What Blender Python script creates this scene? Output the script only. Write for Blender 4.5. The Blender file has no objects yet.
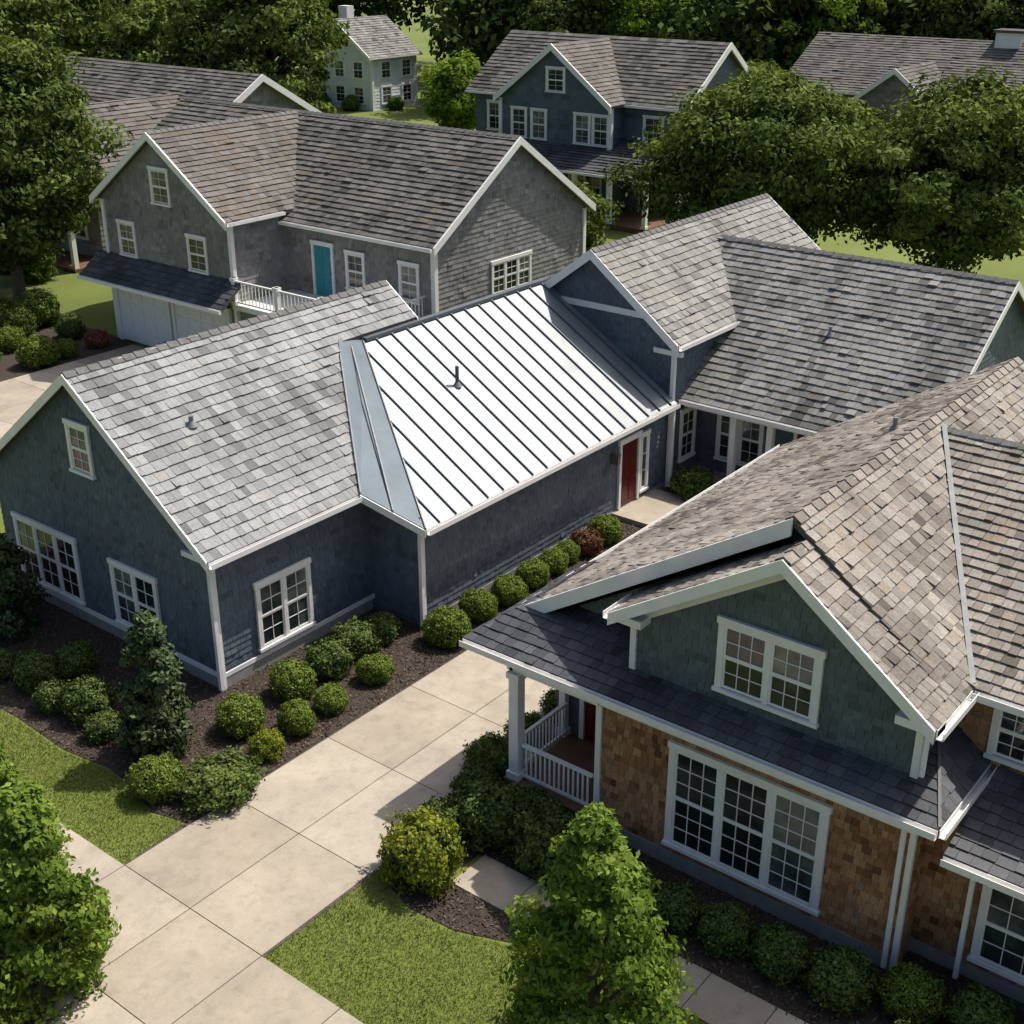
import bpy, math, random
import numpy as np
from mathutils import Vector
from mathutils import noise as mnoise
RNG=random.Random(7); NR=np.random.default_rng(11)
scene=bpy.context.scene; COL=bpy.context.collection
UP=Vector((0,0,1))
def V(*a): return Vector(a)

# ------------------------------------------------------------------ materials
def newmat(name):
    m=bpy.data.materials.new(name); m.use_nodes=True
    nt=m.node_tree; b=nt.nodes.get("Principled BSDF"); return m,nt,b
def ramp(nt,cols,fac):
    r=nt.nodes.new("ShaderNodeValToRGB"); e=r.color_ramp.elements
    n=len(cols)
    e[0].position=0; e[0].color=(*cols[0],1); e[1].position=1; e[1].color=(*cols[-1],1)
    for i in range(1,n-1):
        x=e.new(i/(n-1)); x.color=(*cols[i],1)
    nt.links.new(fac,r.inputs[0]); return r.outputs[0]
def noise(nt,scale,detail=3,rough=.6,vec=None):
    n=nt.nodes.new("ShaderNodeTexNoise"); n.inputs["Scale"].default_value=scale
    n.inputs["Detail"].default_value=detail; n.inputs["Roughness"].default_value=rough
    if vec is None:
        tc=nt.nodes.new("ShaderNodeTexCoord"); vec=tc.outputs["Object"]
    nt.links.new(vec,n.inputs["Vector"]); return n.outputs["Fac"]
def mapr(nt,v,a,b,c,d):
    m=nt.nodes.new("ShaderNodeMapRange"); m.inputs[1].default_value=a;m.inputs[2].default_value=b
    m.inputs[3].default_value=c;m.inputs[4].default_value=d; nt.links.new(v,m.inputs[0]); return m.outputs[0]
def mulc(nt,col,v):
    m=nt.nodes.new("ShaderNodeVectorMath"); m.operation='SCALE'
    nt.links.new(col,m.inputs[0]); nt.links.new(v,m.inputs["Scale"]); return m.outputs[0]
def mth(nt,op,a,b):
    m=nt.nodes.new("ShaderNodeMath"); m.operation=op
    for i,x in enumerate((a,b)):
        if isinstance(x,(int,float)): m.inputs[i].default_value=x
        else: nt.links.new(x,m.inputs[i])
    return m.outputs[0]
def attr(nt,name="tone"):
    a=nt.nodes.new("ShaderNodeAttribute"); a.attribute_name=name; return a.outputs["Fac"]
def bump(nt,b,h,strength=.3,dist=.02):
    n=nt.nodes.new("ShaderNodeBump"); n.inputs["Strength"].default_value=strength; n.inputs["Distance"].default_value=dist
    nt.links.new(h,n.inputs["Height"]); nt.links.new(n.outputs[0],b.inputs["Normal"])
def shake_mat(name,cols,rough=.85,contrast=.3,patch=.25,gain=1.0):
    m,nt,b=newmat(name)
    cols=[tuple(min(.8,x*gain) for x in c) for c in cols]
    col=ramp(nt,cols,attr(nt))
    n1=noise(nt,.5,4,.65); n2=noise(nt,20,2)
    k=mth(nt,'MULTIPLY',mapr(nt,n1,.25,.75,1-patch,1+patch),mapr(nt,n2,.2,.8,1-contrast,1+contrast))
    c=mulc(nt,col,k); nt.links.new(c,b.inputs["Base Color"]); b.inputs["Roughness"].default_value=rough
    b.inputs["Specular IOR Level"].default_value=.3
    return m
M={}
M['roof_light']=shake_mat("weathered_grey_shakes",[(.095,.098,.10),(.18,.184,.185),(.23,.235,.236),(.285,.29,.289),(.265,.26,.245)],rough=.62)
M['roof_mid']=shake_mat("grey_shakes",[(.078,.077,.073),(.15,.148,.139),(.198,.195,.184),(.25,.246,.232),(.22,.207,.182)],rough=.7)
M['roof_brown']=shake_mat("weathered_brown_shakes",[(.08,.069,.056),(.168,.148,.123),(.228,.204,.174),(.305,.277,.241),(.255,.212,.165)],patch=.3,rough=.75)
M['roof_dark']=shake_mat("dark_grey_shakes",[(.06,.054,.047),(.10,.093,.084),(.13,.121,.11),(.165,.155,.142),(.14,.118,.095)])
M['roof_slate']=shake_mat("charcoal_slates",[(.035,.037,.041),(.058,.061,.067),(.078,.081,.089),(.105,.109,.118),(.075,.074,.077)],rough=.5)
M['blue']=shake_mat("blue_painted_shingles",[(.055,.070,.087),(.080,.099,.121),(.091,.112,.137),(.108,.131,.158)],rough=.65,contrast=.12,patch=.14,gain=1.2)
M['green']=shake_mat("green_grey_painted_shingles",[(.065,.080,.085),(.09,.109,.115),(.102,.123,.13),(.12,.144,.15)],rough=.65,contrast=.12,patch=.14,gain=1.1)
M['greyside']=shake_mat("grey_shingle_siding",[(.15,.145,.14),(.21,.205,.198),(.245,.239,.231),(.29,.284,.273)],contrast=.15,patch=.18)
M['cedar']=shake_mat("cedar_shingle_siding",[(.10,.045,.02),(.22,.107,.047),(.30,.155,.073),(.39,.225,.115),(.21,.14,.09)],contrast=.3,patch=.3,gain=1.12)
M['paleside']=shake_mat("pale_siding",[(.68,.72,.76),(.74,.77,.8)],contrast=.05,patch=.06)
def simple(name,col,rough=.6,var=.12,sc=3,metal=0,spec=.4):
    m,nt,b=newmat(name)
    rgb=nt.nodes.new("ShaderNodeRGB"); rgb.outputs[0].default_value=(*col,1)
    k=mapr(nt,noise(nt,sc,4),.25,.75,1-var,1+var)
    nt.links.new(mulc(nt,rgb.outputs[0],k),b.inputs["Base Color"]); b.inputs["Roughness"].default_value=rough
    b.inputs["Metallic"].default_value=metal; b.inputs["Specular IOR Level"].default_value=spec; return m
M['white']=simple("white_painted_trim",(.80,.79,.765),.5,.08,2)
M['under']=simple("roof_deck",(.09,.085,.08),.9)
M['cap']=simple("ridge_cap_slate",(.13,.127,.122),.8,.3,6)
m,nt,b=newmat("standing_seam_metal")
col=ramp(nt,[(.245,.265,.28),(.29,.308,.32),(.335,.35,.358)],attr(nt))
k=mth(nt,'MULTIPLY',mapr(nt,noise(nt,.8,4,.6),.25,.75,.82,1.16),mapr(nt,noise(nt,6,3,.7),.3,.7,.94,1.06))
nt.links.new(mulc(nt,col,k),b.inputs["Base Color"]); b.inputs["Metallic"].default_value=.35
nt.links.new(mapr(nt,noise(nt,1.7,3),.3,.7,.4,.54),b.inputs["Roughness"]); b.inputs["Specular IOR Level"].default_value=.4; M['metal']=m
M['metalhip']=simple("galvanised_flashing",(.11,.14,.165),.55,.15,1.5,metal=.3)
M['seam']=simple("shaded_metal_seam",(.13,.148,.165),.5,.1,2,metal=.3)  # darker than the sheet metal: the seams' shaded side is painted into the colour
M['pipe']=simple("vent_pipe",(.10,.10,.10),.6)
M['lead']=simple("lead_flashing",(.22,.23,.24),.55,.2,4,metal=.3)
M['found']=simple("foundation_render",(.27,.27,.26),.85,.15,4)
M['wood']=simple("stained_porch_boards",(.16,.085,.05),.6,.25,3)
M['red']=simple("red_door_paint",(.10,.014,.012),.35,.1)
M['teal']=simple("teal_door_paint",(.03,.24,.29),.35,.1)
M['bark']=simple("bark",(.11,.085,.065),.9,.3,8)
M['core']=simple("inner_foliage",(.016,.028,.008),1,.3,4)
M['garage']=simple("garage_door_paint",(.78,.78,.77),.45,.05)
m,nt,b=newmat("window_glass")
t=attr(nt); n=noise(nt,1.3,3)
k=mth(nt,'MULTIPLY',t,mapr(nt,n,.3,.7,.3,1.4))
nt.links.new(ramp(nt,[(.008,.011,.012),(.03,.037,.036),(.09,.1,.095),(.2,.2,.18)],k),b.inputs["Base Color"])
b.inputs["Roughness"].default_value=.05; b.inputs["Specular IOR Level"].default_value=.6; M['glass']=m
m,nt,b=newmat("concrete")
col=ramp(nt,[(.325,.275,.21),(.385,.33,.26),(.44,.385,.31)],attr(nt))
k=mth(nt,'MULTIPLY',mapr(nt,noise(nt,.6,5,.65),.25,.75,.76,1.2),mapr(nt,noise(nt,40,2),.2,.8,.88,1.12))
k=mth(nt,'MULTIPLY',k,mapr(nt,noise(nt,2.7,4,.75),.5,.75,1.0,.76))
nt.links.new(mulc(nt,col,k),b.inputs["Base Color"]); b.inputs["Roughness"].default_value=.9; M['conc']=m
M['joint']=simple("joint_filler",(.09,.08,.065),.95)
m,nt,b=newmat("bark_mulch")
nn=noise(nt,30,4,.7)
nt.links.new(ramp(nt,[(.018,.013,.009),(.05,.036,.026),(.10,.075,.056)],mapr(nt,nn,.3,.7,0,1)),b.inputs["Base Color"])
b.inputs["Roughness"].default_value=.95; bump(nt,b,nn,.8,.04); M['mulch']=m
m,nt,b=newmat("mulch_chip"); nt.links.new(ramp(nt,[(.025,.017,.012),(.07,.05,.036),(.17,.125,.09)],attr(nt)),b.inputs["Base Color"]); b.inputs["Roughness"].default_value=.9; M['chip']=m
m,nt,b=newmat("grass_ground")
n1=noise(nt,.12,4); n2=noise(nt,9,3,.7)
k=mth(nt,'ADD',mth(nt,'MULTIPLY',mapr(nt,n1,.3,.7,0,1),.5),mth(nt,'MULTIPLY',mapr(nt,n2,.25,.75,0,1),.5))
nt.links.new(ramp(nt,[(.075,.10,.017),(.13,.165,.028),(.19,.215,.05)],k),b.inputs["Base Color"]); b.inputs["Roughness"].default_value=.95
M['grass']=m
def leafmat(name,cols,trans=.0,gloss=.0):
    m=bpy.data.materials.new(name); m.use_nodes=True; nt=m.node_tree; nt.nodes.clear()
    o=nt.nodes.new("ShaderNodeOutputMaterial"); d=nt.nodes.new("ShaderNodeBsdfDiffuse"); last=d
    c=ramp(nt,cols,attr(nt)); nt.links.new(c,d.inputs[0])
    if trans:
        t=nt.nodes.new("ShaderNodeBsdfTranslucent")
        sc=nt.nodes.new("ShaderNodeVectorMath"); sc.operation='MULTIPLY'; nt.links.new(c,sc.inputs[0]); sc.inputs[1].default_value=(1.6,1.6,.6)
        nt.links.new(sc.outputs[0],t.inputs[0])
        a=nt.nodes.new("ShaderNodeMixShader"); a.inputs[0].default_value=trans; nt.links.new(d.outputs[0],a.inputs[1]); nt.links.new(t.outputs[0],a.inputs[2]); last=a
    if gloss:
        g=nt.nodes.new("ShaderNodeBsdfGlossy"); g.inputs["Roughness"].default_value=.55; g.inputs[0].default_value=(.8,.9,.7,1)
        q=nt.nodes.new("ShaderNodeMixShader"); q.inputs[0].default_value=gloss; nt.links.new(last.outputs[0],q.inputs[1]); nt.links.new(g.outputs[0],q.inputs[2]); last=q
    nt.links.new(last.outputs[0],o.inputs[0]); return m
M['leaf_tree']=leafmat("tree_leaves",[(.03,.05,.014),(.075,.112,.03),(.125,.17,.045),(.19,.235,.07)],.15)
M['leaf_forest']=leafmat("forest_leaves",[(.022,.038,.012),(.05,.078,.022),(.095,.138,.038),(.155,.2,.06)])
M['leaf_bright']=leafmat("bright_tree_leaves",[(.06,.10,.02),(.12,.185,.032),(.185,.26,.05),(.27,.335,.08)],.35)
M['leaf_dark']=leafmat("dark_evergreen_leaves",[(.018,.03,.012),(.036,.058,.021),(.062,.092,.032),(.095,.13,.05)],0,.03)
M['leaf_med']=leafmat("medium_shrub_leaves",[(.03,.05,.012),(.06,.095,.022),(.095,.14,.032),(.14,.185,.05)],0,.015)
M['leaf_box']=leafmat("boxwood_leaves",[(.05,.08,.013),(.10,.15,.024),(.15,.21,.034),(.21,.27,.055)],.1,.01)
M['leaf_lime']=leafmat("lime_shrub_leaves",[(.085,.11,.014),(.155,.19,.024),(.23,.255,.035),(.3,.31,.06)],.2)
M['leaf_red']=leafmat("red_shrub_leaves",[(.07,.03,.02),(.12,.05,.035),(.17,.08,.045),(.13,.12,.05)])
M['flower']=leafmat("pink_flowers",[(.05,.08,.02),(.09,.12,.03),(.35,.04,.08),(.45,.06,.10)])
M['blade']=leafmat("grass_blades",[(.065,.095,.018),(.125,.16,.028),(.18,.21,.04),(.25,.25,.085)])

# ------------------------------------------------------------------ mesh helpers
def empty(name,loc=(0,0,0)):
    o=bpy.data.objects.new(name,None); o.empty_display_size=.3; o.location=loc; COL.objects.link(o); return o
class MB:
    def __init__(s): s.v=[];s.f=[];s.t=[]
    def add(s,pts,t=.5):
        i=len(s.v); s.v.extend([tuple(p) for p in pts]); s.f.append(tuple(range(i,i+len(pts)))); s.t.append(t)
    def beam(s,a,b,sv,dv,t=.5):
        P=[a,a+sv,a+sv+dv,a+dv]; Q=[b,b+sv,b+sv+dv,b+dv]
        s.add(P[::-1],t); s.add(Q,t)
        for i in range(4):
            j=(i+1)%4; s.add([P[i],P[j],Q[j],Q[i]],t)
    def box(s,x0,x1,y0,y1,z0,z1,t=.5):
        s.beam(V(x0,y0,z0),V(x1,y0,z0),V(0,y1-y0,0),V(0,0,z1-z0),t)
    def obox(s,O,u,n,a0,a1,b0,b1,c0,c1,t=.5):
        p=O+u*a0+UP*b0+n*c0
        s.beam(p,p+u*(a1-a0),UP*(b1-b0),n*(c1-c0),t)
    def fin(s,name,parent,mat,smooth=False):
        if not s.f: return None
        me=bpy.data.meshes.new(name); me.from_pydata(s.v,[],s.f)
        a=me.attributes.new("tone",'FLOAT','FACE'); a.data.foreach_set("value",s.t)
        me.materials.append(mat); me.update()
        o=bpy.data.objects.new(name,me); COL.objects.link(o)
        if parent: o.parent=parent
        return o
class House:
    def __init__(s,name): s.root=empty(name); s.mb={}
    def m(s,part,mat):
        k=(part,mat)
        if k not in s.mb: s.mb[k]=MB()
        return s.mb[k]
    def fin(s):
        for (p,mt),mb in s.mb.items(): mb.fin(p,s.root,M[mt])
def clip(poly,conv):
    out=poly
    for i in range(len(conv)):
        ax,ay=conv[i]; bx,by=conv[(i+1)%len(conv)]
        inp=out; out=[]
        if not inp: return []
        ex,ey=bx-ax,by-ay
        ds=[ex*(q[1]-ay)-ey*(q[0]-ax) for q in inp]
        for j in range(len(inp)):
            p,q=inp[j-1],inp[j]; dp,dq=ds[j-1],ds[j]
            if dq>=0:
                if dp<0: 
                    t=dp/(dp-dq); out.append((p[0]+(q[0]-p[0])*t,p[1]+(q[1]-p[1])*t))
                out.append(q)
            elif dp>=0:
                t=dp/(dp-dq); out.append((p[0]+(q[0]-p[0])*t,p[1]+(q[1]-p[1])*t))
    return out
def newell(pts):
    n=V(0,0,0)
    for i in range(len(pts)):
        a,b=pts[i-1],pts[i]; n+=a.cross(b)
    return n.normalized()
def shingle(mb,pts,n,course,w0,w1,thk,bias=0.,spread=.5,jit=.0,weather=.0):
    u=UP.cross(n).normalized(); w=n.cross(u); sd=RNG.random()*50
    O=pts[0]; conv=[((p-O).dot(u),(p-O).dot(w)) for p in pts]
    A=sum(conv[i-1][0]*conv[i][1]-conv[i][0]*conv[i-1][1] for i in range(len(conv)))
    if A<0: conv=conv[::-1]
    t=min(c[1] for c in conv); tm=max(c[1] for c in conv); smin=min(c[0] for c in conv); smax=max(c[0] for c in conv)
    while t<tm-.01:
        t1=t+course; x=smin-RNG.random()*w1; rb=RNG.gauss(0,.04)
        while x<smax:
            ww=RNG.uniform(w0,w1); 
            j=RNG.uniform(0,jit)
            r=clip([(x+.004,t-j),(x+ww-.004,t-j),(x+ww-.004,t1),(x+.004,t1)],conv)
            x+=ww
            if len(r)<3: continue
            wz=0
            if weather: wz=weather*(mnoise.noise(Vector((x*1.7,t*.35,sd)))+.8*mnoise.noise(Vector((x*.45,t*.5,sd+9))))
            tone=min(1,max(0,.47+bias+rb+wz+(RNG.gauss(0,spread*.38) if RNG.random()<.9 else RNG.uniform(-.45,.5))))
            th=thk*RNG.uniform(.65,1.35)*(1.7 if RNG.random()<.03 else 1)
            top=[];bot=[]
            for (a,b) in r:
                base=O+u*a+w*b; off=.004+th*max(0,(t1-b))/course
                top.append(base+n*off); bot.append(base)
            mb.add(top,tone)
            m_=len(r)
            for i in range(m_):
                k=(i+1)%m_
                if r[i][1]>t1-.001 and r[k][1]>t1-.001: continue
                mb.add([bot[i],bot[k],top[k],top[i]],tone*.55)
        t=t1
def roof(H,pts,mat='roof_light',course=.28,w=(.15,.34),thk=.036,slab=.12,bias=0,spread=.45,jit=.025):
    n=newell(pts)
    if n.z<0: n=-n; pts=pts[::-1]
    s=H.m('roof_deck','under'); d=V(0,0,-slab)
    s.add([p+d for p in pts][::-1]); s.add(pts)
    for i in range(len(pts)):
        j=(i+1)%len(pts); s.add([pts[i]+d,pts[j]+d,pts[j],pts[i]])
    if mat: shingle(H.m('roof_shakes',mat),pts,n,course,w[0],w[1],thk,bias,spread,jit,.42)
def wall(H,pts,n,mat='blue',course=.17,w=(.12,.24),thk=.019,spread=.5):
    s=H.m('wall_core','under'); s.add(pts)
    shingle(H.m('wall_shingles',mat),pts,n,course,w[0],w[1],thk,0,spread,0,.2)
def gutter(H,a,b,out):
    mb=H.m('gutters','white'); o=out.normalized()
    a=a+o*.045;b=b+o*.045
    mb.beam(a-o*.03,b-o*.03,o*.015,V(0,0,-.16)); mb.beam(a+V(0,0,-.13)-o*.015,b+V(0,0,-.13)-o*.015,o*.10,V(0,0,-.015)); mb.beam(a+o*.085,b+o*.085,o*.015,V(0,0,-.13))
def fascia(H,a,b,out,h=.24,t=.04,up=.03):
    o=out.normalized(); H.m('fascia_boards','white').beam(a+V(0,0,up)+o*.003,b+V(0,0,up)+o*.003,o*t,V(0,0,-h))
def caps(H,a,b,pitch,w=.15,mat='cap'):
    mb=H.m('ridge_caps',mat); d=(b-a).normalized(); q=V(-d.y,d.x,0).normalized(); L=(b-a).length; x=0
    while x<L:
        y=min(L,x+.34); z0,z1=.075,.05
        t=RNG.uniform(.2,.8); p=a+d*x; r=a+d*y
        for sg in (1,-1):
            P=[p+V(0,0,z0),p+q*sg*w+V(0,0,z0-w*pitch-.0),r+q*sg*w+V(0,0,z1-w*pitch),r+V(0,0,z1)]
            mb.add(P if sg<0 else P[::-1],t)
            mb.add([P[1],P[1]-V(0,0,.04),P[2]-V(0,0,.04),P[2]],t)
        mb.add([p+V(0,0,z0),p+q*w+V(0,0,z0-w*pitch),p+V(0,0,z0-.05),p-q*w+V(0,0,z0-w*pitch)],t*.6)
        x=y
def corner(H,x,y,z0,z1,w=.13):
    H.m('corner_boards','white').box(x-w/2,x+w/2,y-w/2,y+w/2,z0,z1)
def window(H,O,u,n,W,Ht,units=1,cols=3,rows=2,mat='white',sash=True,cas=.11):
    w_=H.m('window_frames',mat); g=H.m('window_glass','glass')
    c=.018
    w_.obox(O,u,n,-cas,0,-.02,Ht+.02,c,.085); w_.obox(O,u,n,W,W+cas,-.02,Ht+.02,c,.085)
    w_.obox(O,u,n,-cas-.03,W+cas+.03,Ht+.02,Ht+.16,c,.10); w_.obox(O,u,n,-cas-.03,W+cas+.03,-.10,-.02,c,.12)
    mw=.10; uw=(W-mw*(units-1))/units
    for i in range(units):
        x=i*(uw+mw)
        if i: w_.obox(O,u,n,x-mw,x,-.02,Ht+.02,c,.08)
        tn=RNG.choice([.15,.3,.5,.8])
        for half in ((0,1) if sash else (0,)):
            z0=half*Ht/2; z1=(z0+Ht/2) if sash else Ht
            dp=.056 if half==0 else .07
            g.obox(O,u,n,x,x+uw,z0,z1,c+.002,.034 if half==0 else .045,min(1,tn*(1.5 if half else .8)))
            fr=.045
            w_.obox(O,u,n,x,x+fr,z0,z1,.03,dp); w_.obox(O,u,n,x+uw-fr,x+uw,z0,z1,.03,dp)
            w_.obox(O,u,n,x+fr,x+uw-fr,z0,z0+fr,.03,dp-.002); w_.obox(O,u,n,x+fr,x+uw-fr,z1-fr,z1,.03,dp-.002)
            for k in range(1,cols):
                xx=x+fr+(uw-2*fr)*k/cols; w_.obox(O,u,n,xx-.008,xx+.008,z0+fr,z1-fr,.03,dp-.006)
            for k in range(1,rows):
                zz=z0+fr+(z1-z0-2*fr)*k/rows; w_.obox(O,u,n,x+fr,x+uw-fr,zz-.008,zz+.008,.03,dp-.008)
def door(H,O,u,n,W,Ht,mat='red'):
    w_=H.m('door_frame','white'); d=H.m('door_leaf',mat)
    w_.obox(O,u,n,-.12,0,0,Ht,.018,.1); w_.obox(O,u,n,W,W+.12,0,Ht,.018,.1); w_.obox(O,u,n,-.15,W+.15,Ht,Ht+.18,.018,.11)
    d.obox(O,u,n,0,W,0,Ht,.02,.04)
    for (a,b) in ((.12,.46),(.54,.88)):
        for (p,q) in ((.08,.42),(.5,.72),(.78,.95)):
            d.obox(O,u,n,W*a,W*b,Ht*p,Ht*q,.03,.055)
    H.m('door_knob','pipe').obox(O,u,n,W*.9,W*.94,Ht*.46,Ht*.49,.04,.1)
NX=V(-1,0,0); NY=V(0,-1,0); UXn=V(0,-1,0)
UYn=V(1,0,0)
def wX(H,x,y0,y1,z0,z1,mat='blue',**k):
    wall(H,[V(x,y1,z0),V(x,y0,z0),V(x,y0,z1),V(x,y1,z1)],NX,mat,**k)
def wY(H,y,x0,x1,z0,z1,mat='blue',**k):
    wall(H,[V(x0,y,z0),V(x1,y,z0),V(x1,y,z1),V(x0,y,z1)],NY,mat,**k)
def post(H,x,y,z0,z1,r=.09):
    mb=H.m('porch_posts','white'); mb.box(x-r,x+r,y-r,y+r,z0,z1); mb.box(x-r-.04,x+r+.04,y-r-.04,y+r+.04,z0,z0+.16); mb.box(x-r-.04,x+r+.04,y-r-.04,y+r+.04,z1-.14,z1)
def railing(H,a,b,h=.9,sp=.12):
    mb=H.m('porch_railing','white'); d=(b-a); L=d.length; d.normalize(); q=V(-d.y,d.x,0)
    mb.beam(a+q*-.04+V(0,0,h-.06),b+q*-.04+V(0,0,h-.06),q*.08,V(0,0,.06))
    mb.beam(a+q*-.025+V(0,0,.08),b+q*-.025+V(0,0,.08),q*.05,V(0,0,.06))
    n=int(L/sp)
    for i in range(1,n):
        p=a+d*(L*i/n); mb.beam(p-q*.017-d*.017+V(0,0,.14),p-q*.017+d*.017+V(0,0,.14),q*.034,V(0,0,h-.2))
def vent(name,x,y,z,r=.06,h=.5,mat='pipe'):
    bpy.ops.mesh.primitive_cylinder_add(radius=r,depth=h+.2,vertices=16,location=(x,y,z+h/2-.1)); o=bpy.context.object; o.name=name; o.data.materials.append(M[mat])
    bpy.ops.mesh.primitive_cone_add(radius1=r*2.6,radius2=r*1.05,depth=.14,vertices=16,location=(x,y,z+.06)); p=bpy.context.object; p.name="pipe_boot"; p.data.materials.append(M['lead']); p.parent=o; p.location=(0,0,.06-(h/2-.1))
    return o

# ------------------------------------------------------------------ house 1
H=House("blue_shingle_house")
p1=.747; z0=3.65
def lz(y): return z0+(7.2-z0)*(y-21.8)/4.75
cA=.2954
roof(H,[V(16.5,21.8,z0),V(21.5,21.8,z0),V(24.2,24.97,lz(24.97)),V(24.5,25.35,lz(25.35)),V(16.5,25.35,lz(25.35))],'roof_light',cA)
roof(H,[V(16.5,25.35,lz(25.35)),V(27.7,25.35,lz(25.35)),V(27.7,26.55,7.2),V(16.5,26.55,7.2)],'roof_light',cA)
roof(H,[V(27.7,31.3,z0),V(16.5,31.3,z0),V(16.5,26.55,7.2),V(27.7,26.55,7.2)],'roof_light')
caps(H,V(16.5,26.55,7.2),V(27.7,26.55,7.2),p1)
gutter(H,V(16.5,21.8,z0),V(21.5,21.8,z0),NY)
fascia(H,V(16.5,21.8,z0),V(16.5,26.55,7.2),NX,.26); fascia(H,V(16.5,31.3,z0),V(16.5,26.55,7.2),NX,.26)
fascia(H,V(27.7,25.3,lz(25.3)),V(27.7,26.55,7.2),V(1,0,0),.26); fascia(H,V(27.7,31.3,z0),V(27.7,26.55,7.2),V(1,0,0),.26)
wall(H,[V(16.8,31.0,0),V(16.8,22.1,0),V(16.8,22.1,3.74),V(16.8,26.55,7.06),V(16.8,31.0,3.74)],NX)
wY(H,22.1,16.8,22.1,0,3.55); wX(H,22.1,20.3,22.1,0,3.2); wY(H,20.3,22.1,34.1,0,3.1)
wall(H,[V(27.4,25.5,0),V(27.4,31,0),V(27.4,31,3.7),V(27.4,26.55,7.0),V(27.4,25.5,6.2)],V(1,0,0))
corner(H,16.8,22.1,0,3.5); corner(H,22.1,20.3,0,3.0); corner(H,34.1,20.2,0,4.9)
fr=H.m('frieze_boards','white')
fr.obox(V(16.8,22.1,3.42),UXn,NX,-.9,.30,0,.14,.02,.12)
fr.obox(V(16.8,31,.32),UXn,NX,0,8.9,0,.14,.018,.05); fr.obox(V(16.8,22.1,.32),UYn,NY,0,5.3,0,.12,.018,.05)
fr.obox(V(16.8,22.1,3.3),UYn,NY,0,5.3,0,.16,.018,.05)
fr.obox(V(22.1,20.3,2.75),UYn,NY,0,12,0,.18,.018,.05)
ft=H.m('foundation','found')
ft.box(16.76,22.0,22.06,22.2,0,.3); ft.box(16.76,16.9,22.2,31,0,.3); ft.box(22.06,34,20.26,20.4,0,.2)
window(H,V(16.8,27.05,4.6),UXn,NX,.72,1.15,1,2,2)
window(H,V(16.8,30.25,.62),UXn,NX,2.6,1.7,3,2,2)
window(H,V(16.8,26.0,.62),UXn,NX,1.65,1.6,2,2,2)
window(H,V(18.1,22.1,.62),UYn,NY,1.6,1.65,2,2,2)
def mplane(y): return 3+.596*(y-20)
MB1=H.m('metal_roof','metal'); A=V(21.97,20,3.0)
base=[A,V(34.07,20,3.0),V(34.07,25.3,mplane(25.3)),V(25.4,25.3,mplane(25.3))]
MB1.add([p-V(0,0,.06) for p in base][::-1])
for i in range(4): MB1.add([base[i]-V(0,0,.06),base[(i+1)%4]-V(0,0,.06),base[(i+1)%4],base[i]])
MB1.add([V(34.07,25.3,6.157),V(34.07,30.6,3),V(27.75,30.6,3),V(27.75,25.3,6.157)])
def hy(x): return 25.3 if x>=25.4 else 20+5.3*(x-21.97)/(25.4-21.97)
sm=H.m('metal_roof_seams','seam'); x=22.5; nn=V(0,-.596,1).normalized(); px=21.97
while True:
    x2=min(x,34.07)
    pts=[V(px,20,3.0),V(x2,20,3.0),V(x2,hy(x2),mplane(hy(x2)))]
    if px<25.4<x2: pts.append(V(25.4,25.3,mplane(25.3)))
    if hy(px)>20.01: pts.append(V(px,hy(px),mplane(hy(px))))
    MB1.add(pts,RNG.uniform(.1,.9))
    if x>=34: break
    a=V(x,20,3.0); b_=V(x,hy(x),mplane(hy(x))); sm.beam(a+V(-.016,0,0),b_+V(-.016,0,0),V(.032,0,0),nn*.06)
    px=x; x+=.66
sm.beam(base[3]+V(0,-.12,-.02),base[2]+V(0,-.12,-.02),V(0,.2,0),V(0,0,.1))
hip=H.m('metal_hip','metalhip')
q1,q2,q3,q4=V(25.4,25.33,6.157),V(24.15,24.99,lz(24.99)+.05),V(21.45,21.75,z0+.05),A
q5=V(24.5,25.4,lz(25.4)+.05)
hip.add([q1,q2,q3,q4]); hip.add([q1,q5,q2]); hip.add([q1-V(0,0,.05),q4-V(0,0,.05),q4,q1])
hn=(q2-q1).cross(q3-q1).normalized()
if hn.z<0: hn=-hn
for f_ in (.0,.5,1.0):
    a=q4.lerp(q3,f_);b_=q1.lerp(q2,f_); H.m('hip_seams','lead').beam(a,b_,(q3-q4).normalized()*.05,hn*.05)
fascia(H,q3-V(0,0,.05),q4-V(0,0,.05),V(-.97,-.25,0),.2)
gutter(H,A,V(34.07,20,3.0),NY)
ds=H.m('downspouts','white'); ds.box(21.93,22.03,20.16,20.26,0.1,2.9); ds.box(33.9,34.0,19.98,20.1,.1,2.9); ds.box(16.62,16.72,21.95,22.05,.1,3.5)
door(H,V(31.3,20.3,.2),UYn,NY,.95,2.15,'red'); window(H,V(32.5,20.3,.45),UYn,NY,.32,1.8,1,1,3,sash=False,cas=.07)
H.m('door_stoop','conc').box(30.9,33.4,18.9,20.28,0,.17)
H.m('wall_lantern','pipe').box(30.75,30.9,20.0,20.28,1.9,2.25)
tz=4.95
roof(H,[V(33.8,19.9,tz),V(45.6,19.9,tz),V(45.6,23.3,7.5),V(33.8,23.3,7.5)],'roof_mid',bias=.08)
roof(H,[V(45.6,26.7,tz),V(33.8,26.7,tz),V(33.8,23.3,7.5),V(45.6,23.3,7.5)],'roof_mid')
caps(H,V(33.8,23.3,7.5),V(45.6,23.3,7.5),.75)
for X,o in ((33.8,NX),(45.6,V(1,0,0))):
    fascia(H,V(X,19.9,tz),V(X,23.3,7.5),o,.32); fascia(H,V(X,26.7,tz),V(X,23.3,7.5),o,.32)
gutter(H,V(33.8,19.9,tz),V(37.6,19.9,tz),NY)
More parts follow.
